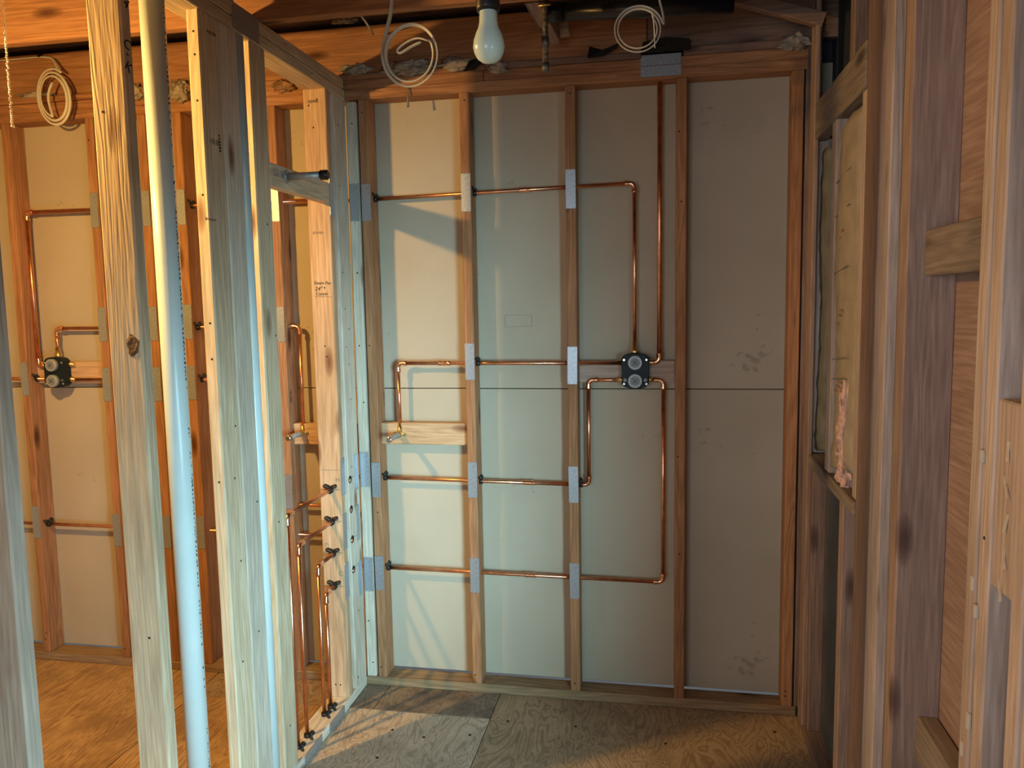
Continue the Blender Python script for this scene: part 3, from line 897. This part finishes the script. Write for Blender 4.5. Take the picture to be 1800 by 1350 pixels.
for z, w in ((0.880, 'topmost'), (0.753, 'second from top'), (0.626, 'third from top'), (0.495, 'lowest')):
    clamp('black pipe clamp on the face of the handwritten stud, %s of four' % w, (-0.907, -0.190, z))
for y, w in ((-0.275, 'farthest'), (-0.332, 'second farthest'), (-0.482, 'third farthest'), (-0.556, 'nearest')):
    clamp('black pipe clamp on the partition bottom plate, %s of four' % w, (-0.907, y, 0.038), '+Z')
for n, x, zs in (('s1', -0.774, (2.012, 0.881, 0.497)), ('s2', -0.368, (2.019, 1.356, 0.876)), ('s3', 0.037, (0.873,))):
    for z in zs:
        lv = min(lev_r, key=lambda k: abs(k - z))
        clamp('black clamp right of ' + names[n] + ' ' + lev_r[lv], (x, 0.035 if abs(z - 1.356) < 0.01 else 0.045, z), '+X')
for n, x, zs in (('A', -2.390, (1.291, 0.627)), ('D', -1.578, (2.018, 1.511, 1.288))):
    for z in zs:
        lv = min(lev_l, key=lambda k: abs(k - z))
        clamp('black clamp right of ' + names[n] + ' ' + lev_l[lv], (x, 0.035 if abs(z - 1.511) < 0.01 else 0.045, z), '+X')
# bored holes with a pipe end showing, in the flat stud at the partition end
for z in (0.903, 0.782, 0.659, 0.534):
    h = link('bored_hole', disc_mesh(0.0165, 0.0012, 18, '+X'), HOLE, wl, (XR + 0.0002, -0.100, z))
    link('pipe_end', disc_mesh(0.0085, 0.0014, 14, '+X'), COPPER, h, (XR + 0.0006, -0.104, z - 0.003))
for n, zs in (('B', (2.02, 1.514, 1.288, 0.626)), ('C', (1.288, 0.626))):
    for z in zs:
        link('bored_hole', disc_mesh(0.0135, 0.0012, 16, '+X'), HOLE, wb, (SX[n] + 0.0382, 0.045, z))
nails(wb, '-Y', [(-0.79, 0, 0.745), (-0.80, 0, 1.43)])

# ================================================================== STEAM STUB AND OTHER PIPES
p = on(1, -0.53, 508, 308)
e = empty('steam_stub_pipe', (XR, -0.53, 2.018), 'grey metal nipple with a black end cap on the high partition block', 'pipe fitting')
tube('flange', e, [(XR, -0.53, 2.018), (XR + 0.006, -0.53, 2.018)], [0.022, 0.019], GREYSTEEL, 16)
tube('nipple', e, [(XR + 0.004, -0.53, 2.018), (XR + 0.120, -0.53, 2.018)], 0.0125, GREYSTEEL, 14)
tube('cap', e, [(XR + 0.120, -0.53, 2.018), (XR + 0.142, -0.53, 2.018), (XR + 0.146, -0.53, 2.018)], [0.0165, 0.0165, 0.012], BLACK, 14)

e = empty('pvc_pipe', (-0.907, -1.14, 0.0), 'thick white plastic pipe standing between the near partition studs', 'pipe')
o = tube('tube', e, [(-0.907, -1.14, -0.016), (-0.907, -1.14, 2.69)], 0.0302, PVC, 32)
# factory print running up the pipe
qd = (Vector((CAM.x + 0.907, CAM.y + 1.14, 0))).normalized()
ang0 = math.atan2(qd.y, qd.x) + 1.05
bm = bmesh.new()
rng = random.Random(3)
for col, (da, step) in enumerate(((0.0, 0.011), (0.10, 0.013))):
    z = 0.15 if col == 0 else 0.9
    while z < 2.45:
        a = ang0 + da + rng.uniform(-0.012, 0.012)
        if rng.random() < (0.82 if (z % 0.7) < 0.45 else 0.15):
            h = rng.uniform(0.003, 0.0075)
            t = Vector((-math.sin(a), math.cos(a), 0)) * rng.uniform(0.0012, 0.0026)
            c = Vector((math.cos(a), math.sin(a), 0)) * 0.0304
            vs = [bm.verts.new(c + t * s1 + Vector((0, 0, z + h * s2))) for s1, s2 in ((-1, 0), (1, 0), (1, 1), (-1, 1))]
            bm.faces.new(vs)
        z += step
pr_ = link('printed_marks', fin(bm, 'marks'), INK, e, (-0.907, -1.14, 0))
pr_['kind'] = 'stuff'
yp2 = -0.786
e = empty('pvc_pipe', (-0.882, yp2, 0.0), 'second white plastic pipe showing as a narrow blue strip inside the partition', 'pipe')
tube('tube', e, [(-0.882, yp2, -0.016), (-0.882, yp2, 2.385)], 0.0238, PVC, 24)
e = empty('pvc_vent', (-0.907, -0.80, 2.468), 'short white pipe end rising above the partition top plate', 'pipe')
tube('tube', e, [(-0.907, -0.80, 2.468), (-0.907, -0.80, 2.70)], 0.0302, PVC, 24)

a = on(1, -0.36, 962, 22); b = on(1, -0.36, 1290, 8)
e = empty('black_drain_pipe', a, 'black plastic drain pipe lying across the ceiling right of the bulb', 'pipe')
tube('tube', e, [a, b], 0.028, plain('abs_black', (0.012, 0.014, 0.018), 0.3), 20)
tube('hub', e, [a, a + (b - a).normalized() * 0.05], 0.032, plain('abs_black', (0.012, 0.014, 0.018), 0.3), 20)
a = on(1, -0.50, 959, 124); b = on(1, -0.50, 963, -40)
e = empty('old_iron_pipe', (a.x, a.y, a.z), 'speckled old iron pipe hanging straight down right of the bulb', 'pipe')
tube('tube', e, [a, (a.x, a.y, b.z)], 0.0095, plain('speckled_iron', (0.16, 0.13, 0.09), 0.55, 0.5, 0.9, 90, 0.4), 14)
tube('end_cap', e, [(a.x, a.y, a.z - 0.004), (a.x, a.y, a.z + 0.022)], 0.0122, DARKSTEEL, 14)
tube('coupling', e, [(a.x, a.y, a.z + 0.07), (a.x, a.y, a.z + 0.10)], 0.0118, DARKSTEEL, 14)
tube('strap', e, [(a.x - 0.02, a.y - 0.01, a.z + 0.19), (a.x + 0.02, a.y - 0.01, a.z + 0.192)], 0.004, BRASS, 8)

# ================================================================== CABLES
def coil(name, label, cx, cy, y, turns, rx, rz, lead, start, tail=None, w=0.0066, tilt=0.0):
    c = on(1, y, cx, cy)
    pts = [Vector(p) for p in lead]
    n = 22
    for k in range(int(turns * n) + 1):
        t = start + 2 * PI * k / n
        s = 1 - 0.13 * (k / n)
        q = Vector((rx * s * math.cos(t), -0.004 * (k / n) + tilt * math.sin(t), rz * s * math.sin(t)))
        q = Vector((q.x * math.cos(0.25) - q.z * math.sin(0.25) * 0.2, q.y, q.z))
        pts.append(c + q)
    if tail:
        pts += [Vector(p) for p in tail]
    # an even, smooth path through the points
    P = [pts[0]] + pts + [pts[-1]]
    out = []
    for i in range(1, len(P) - 2):
        p0, p1, p2, p3 = P[i - 1], P[i], P[i + 1], P[i + 2]
        for k in range(4):
            t = k / 4
            out.append(0.5 * (2 * p1 + (p2 - p0) * t + (2 * p0 - 5 * p1 + 4 * p2 - p3) * t * t + (3 * p1 - p0 - 3 * p2 + p3) * t ** 3))
    pts = out + [pts[-1]]
    for _ in range(6):
        pts = [pts[0]] + [(pts[i - 1] + pts[i] * 2 + pts[i + 1]) / 4 for i in range(1, len(pts) - 1)] + [pts[-1]]
    e = empty(name, c, label, 'cable', 'coils of white cable at the ceiling')
    tube('sheath', e, pts, w * 0.85, CABLE, 8, at=c, flat=0.45)
    return e, c


y0 = -0.012
lead = [on(1, y0, *q) for q in ((-60, 110), (0, 106), (38, 103), (75, 99), (95, 103), (110, 122))]
lead[-1].y = -0.05
e, c = coil('cable_coil', 'white cable coil hanging in front of the left room top plate', 96, 172, -0.06, 2.6, 0.086, 0.118, lead, 0.9,
            [on(1, -0.07, 82, 172), on(1, -0.07, 92, 145)], 0.0065)
st = on(1, 0.0, 73, 99)
box('staple', e, st.x - 0.006, st.x + 0.006, -0.022, 0.0, st.z - 0.008, st.z + 0.008, BLACK, 0.002)
lead = [on(1, -0.665, *q) for q in ((690, -14), (688, 22), (680, 50), (674, 80))]
e, c = coil('cable_coil', 'large white cable coil hanging from the joist left of the bulb', 722, 96, -0.69, 1.62, 0.090, 0.098, lead, PI * 0.98,
            [on(1, -0.71, *q) for q in ((752, 72), (738, 66), (722, 70), (706, 80), (698, 88), (700, 94), (708, 92), (722, 82), (740, 74))], 0.0074, 0.012)
lead = [on(1, -0.665, *q) for q in ((1156, -16), (1160, 4), (1167, 30))]
e, c = coil('cable_coil', 'thin white cable coil hanging right of the iron pipe', 1122, 53, -0.69, 2.1, 0.072, 0.070, lead, 0.1,
            [on(1, -0.7, 1147, 22), on(1, -0.7, 1150, 45), on(1, -0.7, 1151, 84)], 0.0050, 0.01)
a, b = on(1, -0.3, 634, 26), on(1, -0.04, 656, 61)
o = tube('cable_end', None, [a, a.lerp(b, 0.5) + Vector((0.004, 0, -0.002)), b], 0.004, CABLE, 8)
tag(o, 'short bit of white cable poking down from the joist space', 'cable')

# ================================================================== LAMPS
def lathe(name, parent, c, prof, mat, seg=28):
    bm = bmesh.new()
    rings = []
    for rr, z in prof:
        rings.append([bm.verts.new((rr * math.cos(2 * PI * k / seg), rr * math.sin(2 * PI * k / seg), z)) for k in range(seg)])
    for a_, b_ in zip(rings, rings[1:]):
        for k in range(seg):
            bm.faces.new((a_[k], a_[(k + 1) % seg], b_[(k + 1) % seg], b_[k]))
    bm.faces.new(rings[0][::-1]); bm.faces.new(rings[-1])
    return link(name, fin(bm, name), mat, parent, c, True)


BULB = [(0.004, 0.0), (0.014, 0.0022), (0.022, 0.008), (0.0275, 0.018), (0.0298, 0.029), (0.0285, 0.041), (0.0245, 0.053), (0.0195, 0.0635),
        (0.0172, 0.074), (0.0165, 0.093), (0.0160, 0.094), (0.0135, 0.095), (0.0130, 0.115)]
c = on(1, -1.50, 860, 111)
e = empty('hanging_bulb', c, 'unlit white bulb hanging in a black socket at the ceiling', 'light bulb')
lathe('bulb', e, c, BULB, BULBGLASS)
lathe('socket', e, c, [(0.012, 0.092), (0.021, 0.093), (0.0225, 0.10), (0.0215, 0.125), (0.020, 0.16), (0.012, 0.17), (0.006, 0.175)], BLACK)
tube('cord', e, [c + Vector((0, 0, 0.172)), c + Vector((0, 0.02, 0.30)), c + Vector((0, 0.045, 2.4690 - c.z))], 0.004, BLACK, 8)

# the lit lamp of the left room, just outside the view
m, nt, bs = new_mat('lit_bulb')
bs.inputs['Base Color'].default_value = (0.9, 0.85, 0.7, 1)
bs.inputs['Emission Color'].default_value = (1.0, 0.565, 0.155, 1)
bs.inputs['Emission Strength'].default_value = LAMP_POWER
e = empty('ceiling_lamp', LAMP, 'bare glowing bulb on a holder in the left room', 'lamp')
lathe('glowing_dome', e, LAMP - Vector((0, 0, 0.03)), BULB[:5], m, 16)
lathe('bulb_neck', e, LAMP - Vector((0, 0, 0.03)), [(0.0290, 0.0292)] + BULB[5:9], BULBGLASS, 16)
lathe('holder', e, LAMP, [(0.0165, 0.045), (0.022, 0.05), (0.024, 0.09), (0.03, 0.10), (0.045, 0.205), (0.045, 0.2185)], plain('porcelain', (0.7, 0.7, 0.66), 0.3))
# pull chain
bm = bmesh.new()
z1 = on(1, -1.44, 22, 222)
top = on(1, -1.44, 4, 0)
n = int((2.4685 - z1.z) / 0.0046)
for k in range(n):
    t = k / n
    z = z1.z + (2.4685 - z1.z) * t
    x = z1.x + (top.x - z1.x) * (z - z1.z) / max(0.01, (top.z - z1.z)) + 0.0012 * math.sin(k * 1.9)
    bmesh.ops.create_icosphere(bm, subdivisions=1, radius=0.0026 if k else 0.0042, matrix=Matrix.Translation((x - z1.x, 0.001 * math.cos(k * 2.3), z - z1.z)))
o = link('pull_chain', fin(bm, 'pull_chain'), CHROME, None, (z1.x, -1.44, z1.z), True)
tag(o, 'beaded metal pull chain hanging in the top left corner', 'chain')

# ================================================================== SCRAPS AT THE CEILING LINE
def scrap(label, px, py, y, sx, sy, sz, mat, seed):
    c = on(1, y, px, py)
    o = fluff('insulation_scrap', None, c, sx, sy, sz, mat, seed)
    return tag(o, label, 'insulation', 'scraps of old insulation along the top plates')


scrap('grey fluffy insulation scrap on the plate at the partition corner', 625, 122, 0.0, 0.055, 0.02, 0.018, FLUFF, 1)
scrap('grey insulation scrap behind the large cable coil', 715, 119, -0.005, 0.09, 0.022, 0.026, FLUFF, 2)
scrap('flat grey insulation scrap between cable coil and bulb', 800, 112, -0.005, 0.06, 0.018, 0.022, FLUFF, 3)
scrap('ragged insulation scrap just below the hanging bulb', 876, 118, -0.012, 0.03, 0.016, 0.020, FLUFF, 4)
scrap('pale insulation tuft on the plate beside the tall white pipe', 240, 162, -0.008, 0.03, 0.016, 0.028, FLUFF, 5)
scrap('dusty insulation tuft left of the top of the doubled studs', 315, 160, -0.008, 0.04, 0.018, 0.038, FLUFF, 6)
scrap('thin insulation wisp behind the small cable coil on the left', 60, 167, -0.006, 0.07, 0.012, 0.012, FLUFF, 7)
scrap('whitish insulation tuft in the far right corner under the ceiling', 1398, 75, -0.02, 0.05, 0.03, 0.022, FLUFF, 8)
scrap('rusty brown insulation clump beside the lit partition plate', 500, 152, -0.004, 0.04, 0.016, 0.022, plain('brown_fluff', (0.28, 0.16, 0.08), 0.95, 0, 0.5, 40, 0.8), 9)
scrap('light insulation tuft lying on top of the rim joist', 605, 37, 0.01, 0.045, 0.02, 0.010, FLUFF, 10)
# drooping fibre strand under the coil
a = on(1, -0.01, 715, 150); b = on(1, -0.02, 717, 188)
o = tube('fibre_strand', None, [a, a.lerp(b, 0.4) + Vector((0.003, 0, 0)), b], [0.004, 0.0022, 0.005], FLUFF, 7)
tag(o, 'thin fibre strand drooping from the top plate below the large coil', 'insulation')


def torn(label, pts, y, seed, mat=TORN):
    rng = random.Random(seed)
    P = [on(1, y, *q) for q in pts]
    c = sum(P, Vector()) / len(P)
    bm = bmesh.new()
    vs = [bm.verts.new(p - c + Vector((0, rng.uniform(-0.02, 0.0), 0))) for p in P]
    ce_ = bm.verts.new((0, -0.015, 0))
    for k in range(len(vs)):
        bm.faces.new((vs[k], vs[(k + 1) % len(vs)], ce_))
    g2 = bmesh.ops.solidify(bm, geom=list(bm.faces), thickness=0.002)
    o = link('torn_paper', fin(bm, 'torn'), mat, None, c)
    return tag(o, label, 'paper scrap', 'torn black paper at the top plate')


torn('torn black paper flap on the top plate right of the iron pipe', ((1033, 105), (1036, 82), (1052, 92), (1092, 76), (1086, 84), (1060, 100)), -0.012, 1)
torn('square black paper piece above the two sideways metal plates', ((1126, 94), (1130, 74), (1170, 68), (1212, 70), (1213, 88), (1170, 92)), -0.004, 2)
torn('ragged black paper beside the bulb on the top plate', ((816, 128), (826, 108), (840, 104), (848, 112), (836, 124)), -0.012, 3)

for ob in list(bpy.data.objects):
    if ob.type == 'MESH' and not ob.data.materials:
        ob.data.materials.append(INK)
